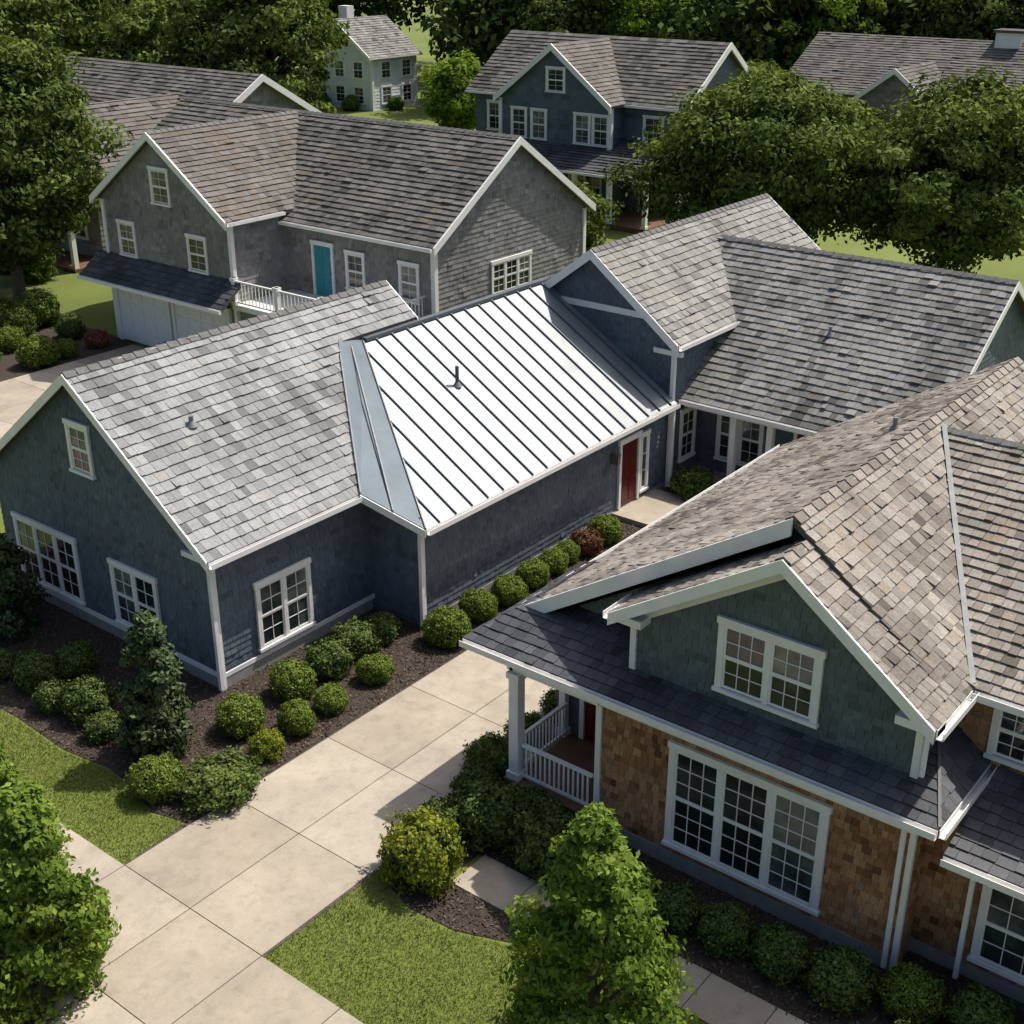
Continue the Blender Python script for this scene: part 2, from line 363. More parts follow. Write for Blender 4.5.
wall(H,[V(34.1,26.4,0),V(34.1,20.2,0),V(34.1,20.2,5.05),V(34.1,23.3,7.35),V(34.1,26.4,5.05)],NX)
wY(H,20.2,34.1,39,0,4.9)
fr.obox(V(34.1,25.6,5.55),UXn,NX,0,4.6,0,.2,.018,.1)
fr.obox(V(34.1,20.2,4.6),UYn,NY,0,3.6,0,.2,.018,.05)
fr.obox(V(34.1,20.2,4.55),UXn,NX,-.7,.35,0,.16,.02,.14)
window(H,V(34.75,20.2,.8),UYn,NY,.75,1.6,1,2,2)
pm=.652
roof(H,[V(34.5,11.9,3.0),V(34.5,20.15,3.0),V(34.5,22.5,3.0),V(40.5,22.5,6.91),V(40.5,11.9,6.91)],'roof_mid')
roof(H,[V(46.5,11.9,3.0),V(46.5,22.5,3.0),V(40.5,22.5,6.91),V(40.5,11.9,6.91)],'roof_mid')
caps(H,V(40.5,11.9,6.91),V(40.5,22.4,6.91),pm)
gutter(H,V(34.5,11.9,3.0),V(34.5,20.1,3.0),NX)
fascia(H,V(34.5,11.9,3),V(40.5,11.9,6.91),NY,.26); fascia(H,V(46.5,11.9,3),V(40.5,11.9,6.91),NY,.26)
wall(H,[V(36,12.2,0),V(45,12.2,0),V(45,12.2,3.85),V(40.5,12.2,6.8),V(36,12.2,3.85)],NY)
wX(H,36,12.2,20.2,.15,3.0)
H.m('porch_floor','conc').box(34.6,36,12.2,20.15,0,.16)
for y in (18.3,17.0,14.6,12.4): post(H,34.85,y,.16,2.85,.1)
fr.box(34.72,34.98,12.3,20.1,2.68,2.86)
H.m('porch_ceiling','white').box(34.98,36,12.3,20.1,2.82,2.86)
door(H,V(36,16.6,.2),UXn,NX,1.0,2.15,'red')
window(H,V(36,19.4,.7),UXn,NX,1.5,1.7,2,2,2); window(H,V(36,14.6,.7),UXn,NX,1.5,1.7,2,2,2)
H.fin()
vent("roof_vent_pipe",26.9,23.1,mplane(23.1),.055,.6); vent("roof_vent_pipe",18.6,24.6,z0+.747*2.8,.06,.26,'lead'); vent("roof_vent_pipe",37.6,16.6,3+.652*3.1,.05,.3,'lead')

# ------------------------------------------------------------------ house 2 foreground
H=House("cedar_shingle_house"); RB='roof_brown'
E=5.05; RZ=7.6; YR=8.7
S2=(.24,(.13,.29),.036)
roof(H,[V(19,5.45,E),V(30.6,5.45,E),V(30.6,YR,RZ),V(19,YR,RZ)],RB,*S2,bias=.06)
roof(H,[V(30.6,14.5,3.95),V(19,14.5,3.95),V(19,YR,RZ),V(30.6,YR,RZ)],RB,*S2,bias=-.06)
caps(H,V(19,YR,RZ),V(30.6,YR,RZ),.7,mat='roof_brown')
fascia(H,V(19,14.5,3.95),V(19,YR,RZ),NX,.34,.06)
fascia(H,V(19.06,14.2,3.9),V(19.06,YR,RZ-.28),NX,.2,.0)
fascia(H,V(30.6,14.5,3.95),V(30.6,YR,RZ),V(1,0,0),.3); gutter(H,V(19,14.5,3.95),V(30.6,14.5,3.95),V(0,1,0))
SZ=7.25; SE=5.05; YS=8.4; sr=(SZ-SE)/(YS-5.45)
roof(H,[V(18.1,5.45,SE),V(20.5,5.45,SE),V(20.5,YS,SZ),V(18.1,YS,SZ)],RB,*S2,bias=.06)
roof(H,[V(19.9,11.85,SE),V(18.1,11.85,SE),V(18.1,YS,SZ),V(19.9,YS,SZ)],RB,*S2,bias=-.06)
caps(H,V(18.1,YS,SZ),V(19.0,YS,SZ),.66,mat='roof_brown')
for ye in (5.45,11.85):
    fascia(H,V(18.1,ye,SE),V(18.1,YS,SZ),NX,.26,.05)
    fascia(H,V(18.46,ye+(.3 if ye<8 else -.3),SE-.06),V(18.46,YS,SZ-.26),NX,.2,.04,0)
gutter(H,V(18.1,5.45,SE),V(19.75,5.45,SE),NY); gutter(H,V(18.1,11.85,SE),V(19.1,11.85,SE),V(0,1,0))
wall(H,[V(18.5,11.5,3.75),V(18.5,5.8,3.75),V(18.5,5.8,5.15),V(18.5,YS,SZ-.14),V(18.5,11.5,5.15)],NX,'green',course=.15)
wY(H,5.8,18.5,20.2,3.6,5.1,'green',course=.15)
wall(H,[V(19.4,14.2,3.7),V(19.4,8.7,3.7),V(19.4,8.7,7.4),V(19.4,14.2,4.05)],NX,'green',course=.15)
corner(H,18.5,5.8,3.7,5.0); corner(H,18.5,11.5,3.8,5.0); corner(H,19.4,14.2,3.7,3.9)
fr=H.m('frieze_boards','white')
fr.obox(V(18.5,5.8,4.92),UXn,NX,-.35,.38,-.0,.16,.02,.38); fr.obox(V(18.5,11.5,4.92),UXn,NX,-.38,.35,0,.16,.02,.38)
window(H,V(18.5,9.55,4.15),UXn,NX,1.8,1.3,2,3,2,cas=.13)
CP=.432
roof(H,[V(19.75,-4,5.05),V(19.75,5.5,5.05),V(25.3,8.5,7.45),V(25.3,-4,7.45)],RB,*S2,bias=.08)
roof(H,[V(30.8,-4,5.05),V(30.8,5.5,5.05),V(25.3,8.5,7.45),V(25.3,-4,7.45)],RB,*S2)
caps(H,V(25.3,-4,7.45),V(25.3,8.4,7.45),CP,mat='cap')
a,b_=V(19.75,5.5,5.1),V(25.3,8.5,7.5); H.m('valley_flashing','lead').beam(a,b_,V(.07,-.07,.02),V(0,0,.03))
gutter(H,V(19.75,-4,5.05),V(19.75,5.4,5.05),NX)
PZ=3.52; S3=(.24,(.18,.32),.024)
roof(H,[V(17.7,5.03,PZ),V(17.7,15.16,PZ),V(19.4,14.4,4.1),V(19.4,5.8,4.1)],'roof_slate',*S3)
roof(H,[V(17.7,5.03,PZ),V(19.4,5.8,4.1),V(20.3,5.8,4.1),V(20.3,5.03,PZ)],'roof_slate',*S3)
roof(H,[V(17.7,15.16,PZ),V(21.4,15.16,PZ),V(21.4,14.4,4.1),V(19.4,14.4,4.1)],'roof_slate',*S3)
H.m('hip_flashing','pipe').beam(V(17.72,5.05,PZ+.03),V(19.4,5.8,4.13),V(.04,-.04,0),V(0,0,.02))
gutter(H,V(17.7,5.03,PZ),V(17.7,15.16,PZ),NX); gutter(H,V(17.7,5.03,PZ),V(20.3,5.03,PZ),NY)
H.m('soffit','white').box(17.74,20.2,5.1,15.1,3.34,3.38)
fr.box(17.9,18.05,11.9,14.1,3.05,3.33); fr.obox(V(18,11.9,3.06),UXn,NX,0,6.4,0,.27,.02,.06)
fr.box(17.9,20.2,14.02,14.17,3.05,3.33)
wX(H,18,5.5,11.9,0,3.35,'cedar',course=.16,w=(.1,.2),thk=.02)
wY(H,5.5,18,20.2,0,3.35,'cedar',course=.16,w=(.1,.2),thk=.02)
wall(H,[V(20,11.9,.4),V(18,11.9,.4),V(18,11.9,3.3),V(20,11.9,3.3)],V(0,1,0),'cedar',course=.16,w=(.1,.2))
wX(H,20,11.9,14.4,.4,3.35,'green'); wall(H,[V(30.4,14.2,0),V(20,14.2,0),V(20,14.2,4.0),V(30.4,14.2,4.0)],V(0,1,0),'green')
wall(H,[V(30.4,5.8,0),V(30.4,14.2,0),V(30.4,14.2,4.0),V(30.4,8.7,7.45),V(30.4,5.8,5.2)],V(1,0,0),'green')
corner(H,18,5.5,0,3.33,.1); corner(H,18,11.9,.4,3.05)
window(H,V(18,10.12,.62),UXn,NX,3.0,2.15,3,3,3,cas=.14)
H.m('porch_floor','wood').box(17.75,20,11.95,14.15,.1,.45)
post(H,17.95,13.95,.45,3.05,.12); post(H,19.85,14.1,.45,3.05,.08)
railing(H,V(17.95,12.0,.45),V(17.95,13.8,.45)); railing(H,V(18.1,14.0,.45),V(19.8,14.0,.45))
door(H,V(20,13.6,.47),UXn,NX,.95,2.1,'red')
ds=H.m('downspouts','white'); ds.box(17.86,17.93,5.6,5.68,.1,3.3); ds.box(18.4,18.48,4.5,4.58,.1,2.8); ds.box(18.38,18.45,5.62,5.69,3.9,4.9)
wX(H,18.7,-4,5.5,0,3.05,'cedar',course=.16,w=(.1,.2),thk=.02); wX(H,20.1,-4,5.8,3.2,5.05,'cedar',course=.16,w=(.1,.2),thk=.02)
roof(H,[V(17.95,-4,2.9),V(17.95,4.95,2.9),V(20.1,4.95,3.5),V(20.1,-4,3.5)],'roof_slate',*S3)
gutter(H,V(17.95,-4,2.9),V(17.95,4.95,2.9),NX)
window(H,V(18.7,4.3,.55),UXn,NX,2.4,1.6,2,3,2); window(H,V(20.1,5.0,3.75),UXn,NX,1.7,1.05,2,3,2)
ft=H.m('foundation','found'); ft.box(17.96,18.1,5.5,11.9,0,.35); ft.box(18.66,18.8,-4,5.5,0,.3)
H.fin()
vent("roof_vent_pipe",25.6,9.6,7.05,.05,.3,'lead')

# ------------------------------------------------------------------ house 3 grey two storey
H=House("grey_shingle_house"); C=dict(course=.2,w=(.16,.32),thk=.022); G3=(.29,(.22,.5),.045)
roof(H,[V(36,32,5.9),V(36,52.5,5.9),V(41.3,52.5,9.35),V(41.3,32,9.35)],'roof_dark',*G3)
roof(H,[V(46.6,32,5.9),V(46.6,52.5,5.9),V(41.3,52.5,9.35),V(41.3,32,9.35)],'roof_dark',*G3)
caps(H,V(41.3,32,9.35),V(41.3,52.5,9.35),.65)
fascia(H,V(36,32,5.9),V(41.3,32,9.35),NY,.3,.08); fascia(H,V(46.6,32,5.9),V(41.3,32,9.35),NY,.3,.08)
gutter(H,V(36,32,5.9),V(36,40.3,5.9),NX)
wall(H,[V(36.4,32.3,0),V(46.2,32.3,0),V(46.2,32.3,6.0),V(41.3,32.3,9.2),V(36.4,32.3,6.0)],NY,'greyside',**C)
wX(H,36.4,32.3,41,0,5.9,'greyside',**C); corner(H,36.4,32.3,0,5.8,.2); corner(H,46.2,32.3,0,5.8,.2)
WZ=6.3; WR=9.35; YW=44.5
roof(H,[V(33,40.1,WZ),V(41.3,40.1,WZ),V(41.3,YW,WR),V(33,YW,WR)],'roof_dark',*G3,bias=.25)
roof(H,[V(41.3,48.9,WZ),V(33,48.9,WZ),V(33,YW,WR),V(41.3,YW,WR)],'roof_dark',*G3)
caps(H,V(33,YW,WR),V(41.3,YW,WR),.7)
fascia(H,V(33,40.1,WZ),V(33,YW,WR),NX,.3,.08); fascia(H,V(33,48.9,WZ),V(33,YW,WR),NX,.3,.08); gutter(H,V(33,40.1,WZ),V(36,40.1,WZ),NY)
wall(H,[V(33.4,48.6,2.8),V(33.4,40.4,2.8),V(33.4,40.4,6.35),V(33.4,YW,9.2),V(33.4,48.6,6.35)],NX,'greyside',**C)
wX(H,33.4,40.4,48.6,0,2.9,'greyside',**C)
wY(H,40.4,33.4,36.4,0,6.3,'greyside',**C); corner(H,33.4,40.4,0,6.2,.18); corner(H,33.4,48.6,0,6.2,.18)
window(H,V(33.4,45.0,6.5),UXn,NX,1.0,1.3,1,2,2); window(H,V(33.4,47.6,4.0),UXn,NX,.95,1.3,1,2,2); window(H,V(33.4,43.0,4.0),UXn,NX,1.0,1.3,1,2,2)
roof(H,[V(32.2,39.9,3.0),V(32.2,49.3,3.0),V(33.4,49.3,3.9),V(33.4,39.9,3.9)],'roof_slate',.28,(.25,.45),.03); gutter(H,V(32.2,39.9,3),V(32.2,49.3,3),NX)
g=H.m('garage_doors','garage')
for y in (48.2,44.3):
    g.box(33.3,33.36,y-3.4,y,0.05,2.5)
    for k in range(4):
        for j in range(4): g.box(33.27,33.3,y-3.3+j*.82,y-2.6+j*.82,.15+k*.6,.62+k*.6)
    fr=H.m('frieze_boards','white'); fr.box(33.22,33.38,y,y+.18,0,2.7); fr.box(33.22,33.38,y-3.58,y-3.4,0,2.7); fr.box(33.22,33.38,y-3.4,y,2.5,2.7)
H.m('deck','white').box(33.2,36.4,32.6,40.4,2.75,2.95)
railing(H,V(33.3,32.7,2.95),V(33.3,40.3,2.95),1.0,.2); railing(H,V(33.3,32.7,2.95),V(36.3,32.7,2.95),1.0,.2)
for y in (32.7,35.3,37.8,40.3): post(H,33.3,y,2.95,4.05,.09)
door(H,V(36.4,38.8,2.97),UXn,NX,1.0,2.1,'teal'); window(H,V(36.4,36.9,3.6),UXn,NX,.85,1.35,1,2,2); window(H,V(36.4,34.0,3.6),UXn,NX,.85,1.35,1,2,2)
window(H,V(39.9,32.3,3.3),UYn,NY,2.4,1.2,3,2,2)
H.m('garage_base','greyside').box(33.5,36.3,32.8,40.3,0,2.74)
H.fin()

# ------------------------------------------------------------------ house D dark blue
H=House("dark_blue_house"); C=dict(course=.3,w=(.4,.8),thk=.025); Rk=dict(course=.34,w=(.35,.7),thk=.05)
roof(H,[V(69.6,41.4,6.8),V(69.6,58.5,6.8),V(74.6,58.5,10.3),V(74.6,41.4,10.3)],'roof_dark',**Rk)
roof(H,[V(79.6,41.4,6.8),V(79.6,58.5,6.8),V(74.6,58.5,10.3),V(74.6,41.4,10.3)],'roof_dark',**Rk)
fascia(H,V(69.6,41.4,6.8),V(74.6,41.4,10.3),NY,.4,.1); fascia(H,V(79.6,41.4,6.8),V(74.6,41.4,10.3),NY,.4,.1); gutter(H,V(69.6,41.4,6.8),V(69.6,58.5,6.8),NX)
wall(H,[V(70,41.8,0),V(79.2,41.8,0),V(79.2,41.8,6.9),V(74.6,41.8,10.1),V(70,41.8,6.9)],NY,'blue',**C); wX(H,70,41.8,58,0,6.8,'blue',**C)
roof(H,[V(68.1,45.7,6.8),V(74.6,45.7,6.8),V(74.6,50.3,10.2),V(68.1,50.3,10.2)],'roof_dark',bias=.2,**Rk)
roof(H,[V(74.6,54.9,6.8),V(68.1,54.9,6.8),V(68.1,50.3,10.2),V(74.6,50.3,10.2)],'roof_dark',**Rk)
fascia(H,V(68.1,45.7,6.8),V(68.1,50.3,10.2),NX,.4,.1); fascia(H,V(68.1,54.9,6.8),V(68.1,50.3,10.2),NX,.4,.1)
wall(H,[V(68.5,54.6,0),V(68.5,46,0),V(68.5,46,6.9),V(68.5,50.3,10.0),V(68.5,54.6,6.9)],NX,'blue',**C); wY(H,46,68.5,70,0,6.8,'blue',**C)
corner(H,68.5,46,0,6.7,.25); corner(H,68.5,54.6,0,6.7,.25); corner(H,70,41.8,0,6.7,.25)
for (x,y,z,w_,h_) in ((68.5,50.8,7.4,1.2,1.3),(68.5,53.6,4.4,1.0,1.7),(68.5,52,4.4,1.0,1.7),(68.5,48.6,4.4,1.0,1.7),(68.5,47.2,4.4,1.0,1.7),(70,44.4,4.4,1.2,1.7),(70,56.8,4.4,1.1,1.7)):
    window(H,V(x,y,z),UXn,NX,w_,h_,1,2,2,cas=.16)
window(H,V(73.8,41.8,4.6),UYn,NY,1.2,1.6,1,2,2,cas=.16)
roof(H,[V(65.6,41.2,3.2),V(65.6,54.6,3.2),V(68.5,54.6,4.2),V(68.5,41.2,4.2)],'roof_slate',**Rk)
roof(H,[V(68.4,41.2,4.18),V(68.4,45.9,4.18),V(70,45.9,4.7),V(70,41.2,4.7)],'roof_slate',**Rk)
gutter(H,V(65.6,41.2,3.2),V(65.6,54.6,3.2),NX)
for y in (41.6,44.2,46.8,49.4,52,54.3): post(H,65.9,y,.3,3.1,.13)
H.m('porch_floor','wood').box(65.7,70,41.4,54.5,0,.3); door(H,V(70,44.6,.3),UXn,NX,1.1,2.2,'red'); window(H,V(68.5,49,1.0),UXn,NX,2.4,1.6,2,2,2); railing(H,V(65.9,46.8,.3),V(65.9,54.3,.3),1,.3)
H.fin()
# ------------------------------------------------------------------ house E pale
H=House("pale_blue_house")
roof(H,[V(97.5,90.6,5.0),V(105,90.6,5.0),V(105,95.4,8.4),V(97.5,95.4,8.4)],'roof_mid',**Rk)
roof(H,[V(105,100.2,5.0),V(97.5,100.2,5.0),V(97.5,95.4,8.4),V(105,95.4,8.4)],'roof_mid',**Rk)
fascia(H,V(97.5,90.6,5.0),V(97.5,95.4,8.4),NX,.4,.1); fascia(H,V(97.5,100.2,5.0),V(97.5,95.4,8.4),NX,.4,.1); gutter(H,V(97.5,90.6,5.0),V(105,90.6,5.0),NY)
wall(H,[V(98,99.8,0),V(98,91,0),V(98,91,5.1),V(98,95.4,8.2),V(98,99.8,5.1)],NX,'paleside',**C); wY(H,91,98,104.6,0,5.0,'paleside',**C)
corner(H,98,91,0,4.9,.3)
for (y,z) in ((98.6,3.0),(96,3.0),(93.4,3.0),(98.6,.6),(96,.6),(93.4,.6),(96,5.6)): window(H,V(98,y,z),UXn,NX,1.2,1.5,1,2,2,cas=.2)
for (x,z) in ((99.4,3.0),(102.4,3.0),(99.4,.6),(102.4,.6)): window(H,V(x,91,z),UYn,NY,1.2,1.5,1,2,2,cas=.2)
H.m('chimney','white').box(101,102,97,98.2,6.5,9.4)
H.root.location=(-1.6,2.1,0)
H.fin()
# ------------------------------------------------------------------ house C far left
H=House("brown_roof_house")
roof(H,[V(46,60,5),V(46,84,5),V(53,84,9),V(53,60,9)],'roof_dark',**Rk); roof(H,[V(60,60,5),V(60,84,5),V(53,84,9),V(53,60,9)],'roof_dark',**Rk)
fascia(H,V(46,60,5),V(53,60,9),NY,.4,.1); fascia(H,V(60,60,5),V(53,60,9),NY,.4,.1); gutter(H,V(46,60,5),V(46,84,5),NX)
wall(H,[V(46.5,60.5,0),V(59.5,60.5,0),V(59.5,60.5,5.1),V(53,60.5,8.8),V(46.5,60.5,5.1)],NY,'greyside',**C); wX(H,46.5,60.5,83,0,5,'greyside',**C)
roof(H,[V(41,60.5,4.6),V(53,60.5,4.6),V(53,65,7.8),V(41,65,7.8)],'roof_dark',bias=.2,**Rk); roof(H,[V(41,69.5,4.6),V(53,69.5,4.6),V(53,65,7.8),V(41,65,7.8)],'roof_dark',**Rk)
wall(H,[V(41.5,69,0),V(41.5,61,0),V(41.5,61,4.7),V(41.5,65,7.6),V(41.5,69,4.7)],NX,'greyside',**C); wY(H,61,41.5,46.5,0,4.6,'greyside',**C)
fascia(H,V(41,60.5,4.6),V(41,65,7.8),NX,.4,.1); fascia(H,V(41,69.5,4.6),V(41,65,7.8),NX,.4,.1)
for y in (68,66,63.5): window(H,V(41.5,y,1.2),UXn,NX,1.2,1.7,1,2,2,cas=.16)
for y in (60.4,62.5,64.8,67,69.5): post(H,39.3,y,0,2.8,.13)
H.m('porch_floor','wood').box(39.1,41.5,60.2,71.8,0,.2)
roof(H,[V(39,60,2.9),V(39,72,2.9),V(41.5,72,3.7),V(41.5,60,3.7)],'roof_slate',**Rk)
H.fin()
# ------------------------------------------------------------------ house F far right
H=House("long_roof_house")
roof(H,[V(102,26,4.6),V(102,52,4.6),V(109,52,8.5),V(109,26,8.5)],'roof_dark',bias=.12,**Rk); roof(H,[V(116,26,4.6),V(116,52,4.6),V(109,52,8.5),V(109,26,8.5)],'roof_dark',**Rk)
wX(H,102.5,26.5,51.5,0,4.6,'greyside',**C); wall(H,[V(102.5,26.5,0),V(115.5,26.5,0),V(115.5,26.5,4.8),V(109,26.5,8.3),V(102.5,26.5,4.8)],NY,'greyside',**C)
roof(H,[V(98.5,37,4.4),V(108,37,4.4),V(108,40.5,7.0),V(98.5,40.5,7.0)],'roof_dark',bias=.1,**Rk); roof(H,[V(98.5,44,4.4),V(108,44,4.4),V(108,40.5,7.0),V(98.5,40.5,7.0)],'roof_dark',**Rk)
wall(H,[V(99,43.6,0),V(99,37.4,0),V(99,37.4,4.5),V(99,40.5,6.8),V(99,43.6,4.5)],NX,'greyside',**C)
fascia(H,V(98.5,37,4.4),V(98.5,40.5,7.0),NX,.4,.1); fascia(H,V(98.5,44,4.4),V(98.5,40.5,7.0),NX,.4,.1); gutter(H,V(102,26,4.6),V(102,52,4.6),NX)
H.m('cupola','white').box(108.2,109.8,34.6,36.6,8.0,9.2); H.m('cupola_roof','under').box(108,110,34.4,36.8,9.2,9.4)
for y in (50,47.5,35,32.5,30): window(H,V(102.5,y,1.9),UXn,NX,1.2,1.7,1,2,2,cas=.16)
H.fin()

# ------------------------------------------------------------------ ground surfaces
def sheet(name,pts,z,mat):
    mb=MB(); mb.add([V(x,y,z) for x,y in pts]); return mb.fin(name,None,M[mat])
sheet("ground",[(-600,-600),(900,-600),(900,900),(-600,900)],0,'grass')
sheet("driveway_joint_bed",[(8.4,14.55),(34.5,14.55),(34.5,20.15),(11.3,18.65),(8.4,18.65)],.006,'joint')
dr=MB()
def slab(x0,x1,y0,y1,mb=dr,z=.035): mb.box(x0+.01,x1-.01,y0+.01,y1-.01,0,z,RNG.uniform(.15,.95))
xs=[11.3,14.1,16.9,19.7,22.5,25.3,28.1,30.9]
for i in range(len(xs)-1):
    slab(xs[i],xs[i+1],14.6,16.6) if xs[i]<22 else slab(xs[i],xs[i+1],15.2,16.6)
    slab(xs[i],xs[i+1],16.6,18.6)
slab(30.9,34.5,15.2,18.9)
slab(2.0,5.6,14.6,16.6);slab(2.0,5.6,16.6,18.6);slab(5.6,9.0,14.6,16.6);slab(5.6,9.0,16.6,18.6)
dr.fin("driveway",None,M['conc'])
sw=MB()
sheet("sidewalk_joint_bed",[(9.0,-19.4),(11.3,-19.4),(11.3,44.6),(9.0,44.6)],.003,'joint')
for y in [14.6-2*i for i in range(1,18)]: slab(9.0,11.3,y,y+2,sw)
slab(9.0,11.3,14.6,16.6,sw); slab(9.0,11.3,16.6,18.6,sw)
for i in range(13): slab(9.0,11.3,18.6+2*i,20.6+2*i,sw)
sw.fin("sidewalk",None,M['conc'])
fw=MB()
for i in range(11): slab(14.9,15.95,13.2-1.3*(i+1),13.2-1.3*i,fw)
fw.fin("front_path",None,M['conc'])
ap=MB()
for i in range(5): 
    slab(18+3*i,21+3*i,41.2,44.2,ap); slab(18+3*i,21+3*i,44.2,47.2,ap)
ap.fin("garage_apron",None,M['conc'])
bedL=[(12.95,18.66),(12.7,19.6),(13.0,20.6),(13.1,21.6),(12.9,23),(13.0,25),(12.9,27),(13.1,32.5),(16.8,32.5),(16.8,22.1),(22.1,22.1),(22.1,20.3),(30.8,20.3),(30.8,18.66)]
bedR=[(15.9,-4),(15.9,13.3),(14.9,13.4),(14.9,11.1),(14.35,11.3),(13.95,12.3),(13.9,13.4),(14.1,14.1),(14.6,14.52),(22,14.52),(22,13),(18,13),(18,5.6),(18.7,5.6),(18.7,-4)]
sheet("mulch_bed",bedL,.014,'mulch'); sheet("mulch_bed",bedR,.014,'mulch')
sheet("mulch_bed",[(26.5,47.3),(26.5,56),(33.4,56),(33.4,47.3)],.01,'mulch')
sheet("mulch_bed",[(32.6,18.2),(34.5,18.2),(34.5,20.15),(33.45,20.15),(33.45,18.85),(32.6,18.85)],.05,'mulch')
def inpoly(P,poly):
    x,y=P[:,0],P[:,1]; r=np.zeros(len(P),bool); n=len(poly)
    for i in range(n):
        x0,y0=poly[i-1];x1,y1=poly[i]
        if y0==y1: continue
        c=((y0>y)!=(y1>y))&(x<(x1-x0)*(y-y0)/(y1-y0)+x0); r^=c
    return r
# ------------------------------------------------------------------ numpy quads
def npmesh(name,vv,nv,tone,mat):
    n=len(tone); me=bpy.data.meshes.new(name)
    me.vertices.add(n*nv); me.vertices.foreach_set("co",np.ascontiguousarray(vv,dtype=np.float32).ravel())
    me.loops.add(n*nv); me.loops.foreach_set("vertex_index",np.arange(n*nv,dtype=np.int32))
    me.polygons.add(n); me.polygons.foreach_set("loop_start",np.arange(0,n*nv,nv,dtype=np.int32))
    try: me.polygons.foreach_set("loop_total",np.full(n,nv,dtype=np.int32))
    except Exception: pass
    a=me.attributes.new("tone",'FLOAT','FACE'); a.data.foreach_set("value",np.clip(tone,0,1).astype(np.float32))
    me.materials.append(mat); me.update(calc_edges=True); me.validate(); return me
def unit(a): return a/np.maximum(np.linalg.norm(a,axis=1,keepdims=True),1e-6)
def leafquads(C,N,size,rng,asp=.55,rand=.8):
    n=len(C); nr=unit(N+rng.normal(0,rand,(n,3))); t=unit(np.cross(nr,rng.normal(0,1,(n,3)))); b=np.cross(nr,t)
    s=(size*rng.uniform(.6,1.3,n))[:,None]
    v=np.stack([C-t*s,C+b*s*asp-t*s*.1,C+t*s,C-b*s*asp-t*s*.1],1); return v
def link(me,name,parent=None,loc=None,sc=None,rot=None):
    o=bpy.data.objects.new(name,me); COL.objects.link(o)
    if parent: o.parent=parent
    if loc: o.location=loc
    if sc: o.scale=sc
    if rot is not None: o.rotation_euler=(0,0,rot)
    return o
def scatter(poly,dens,rng):
    p=np.array(poly); lo=p.min(0);hi=p.max(0); n=int((hi-lo).prod()*dens); P=rng.uniform(lo,hi,(n,2)); return P[inpoly(P,poly)]
P=np.concatenate([scatter(bedL,260,NR),scatter(bedR,260,NR)])
C_=np.column_stack([P,NR.uniform(.018,.05,len(P))])
link(npmesh("mulch_chips",leafquads(C_,np.tile([0,0,1.],(len(C_),1)),.045,NR,.35,.5),4,NR.uniform(0,1,len(C_)),M['chip']),"mulch_chips")
lawnL=[(11.32,18.62),(12.9,18.66),(12.65,19.6),(12.95,20.6),(13.05,21.6),(12.85,23),(12.95,25),(12.9,30),(11.32,30)]
lawnR=[(11.32,14.58),(14.55,14.58),(14.05,14.15),(13.85,13.4),(13.9,12.3),(14.3,11.25),(14.88,11.0),(14.88,2),(11.32,2)]
strip=[(6.5,18.62),(8.98,18.62),(8.98,27),(6.5,27)]; strip2=[(6.5,6),(8.98,6),(8.98,14.58),(6.5,14.58)]
P=np.concatenate([scatter(q,1500,NR) for q in (lawnL,lawnR,strip,strip2)])
n=len(P); hgt=NR.uniform(.03,.075,n); ang=NR.uniform(0,6.28,n); lean=NR.normal(0,.03,(n,2))
w_=.007; dx=np.column_stack([np.cos(ang)*w_,np.sin(ang)*w_,np.zeros(n)])
B=np.column_stack([P,np.zeros(n)]); T=np.column_stack([P+lean,hgt])
pn=np.array([mnoise.noise(Vector((float(a)*.9,float(b)*.9,0)))+.5*mnoise.noise(Vector((float(a)*4,float(b)*4,3))) for a,b in P])
link(npmesh("lawn_grass",np.stack([B-dx,B+dx,T],1),3,.48+.7*pn+NR.normal(0,.16,n),M['blade']),"lawn_grass")

# ------------------------------------------------------------------ shrubs
def lump(D,seed,f=2.2):
    return np.array([mnoise.noise(Vector((float(d[0])*f+seed,float(d[1])*f,float(d[2])*f))) for d in D])
def bushmesh(name,mat,seed,n=6500,size=.062,loose=.05,amp=.09):
    rng=np.random.default_rng(seed); D=unit(rng.normal(0,1,(n,3))); l=lump(D,seed); l2=lump(D,seed+40,6)
    r=1+amp*l*2+.05*l2+rng.normal(0,loose,n)-np.abs(rng.normal(0,.05,n))
    C=D*r[:,None]; C[:,2]*=.88; k=C[:,2]>-.8
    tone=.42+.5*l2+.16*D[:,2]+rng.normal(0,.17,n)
    return npmesh(name,leafquads(C[k],D[k],size,rng,.6,.55),4,tone[k],mat)
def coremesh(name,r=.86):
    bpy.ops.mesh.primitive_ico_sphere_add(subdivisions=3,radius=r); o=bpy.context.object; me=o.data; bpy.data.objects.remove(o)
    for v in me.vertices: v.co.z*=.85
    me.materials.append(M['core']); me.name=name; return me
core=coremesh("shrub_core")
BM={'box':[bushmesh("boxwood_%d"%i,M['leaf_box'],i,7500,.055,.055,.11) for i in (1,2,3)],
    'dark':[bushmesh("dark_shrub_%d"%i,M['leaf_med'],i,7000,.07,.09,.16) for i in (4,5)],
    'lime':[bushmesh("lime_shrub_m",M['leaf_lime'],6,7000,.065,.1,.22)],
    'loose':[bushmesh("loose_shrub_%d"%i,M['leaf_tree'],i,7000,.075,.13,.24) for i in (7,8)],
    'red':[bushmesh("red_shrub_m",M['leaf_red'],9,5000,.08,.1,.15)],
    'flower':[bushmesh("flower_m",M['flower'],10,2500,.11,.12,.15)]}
NM={'box':'boxwood_shrub','dark':'evergreen_shrub','lime':'lime_shrub','loose':'leafy_shrub','red':'red_leaf_shrub','flower':'flower_clump'}
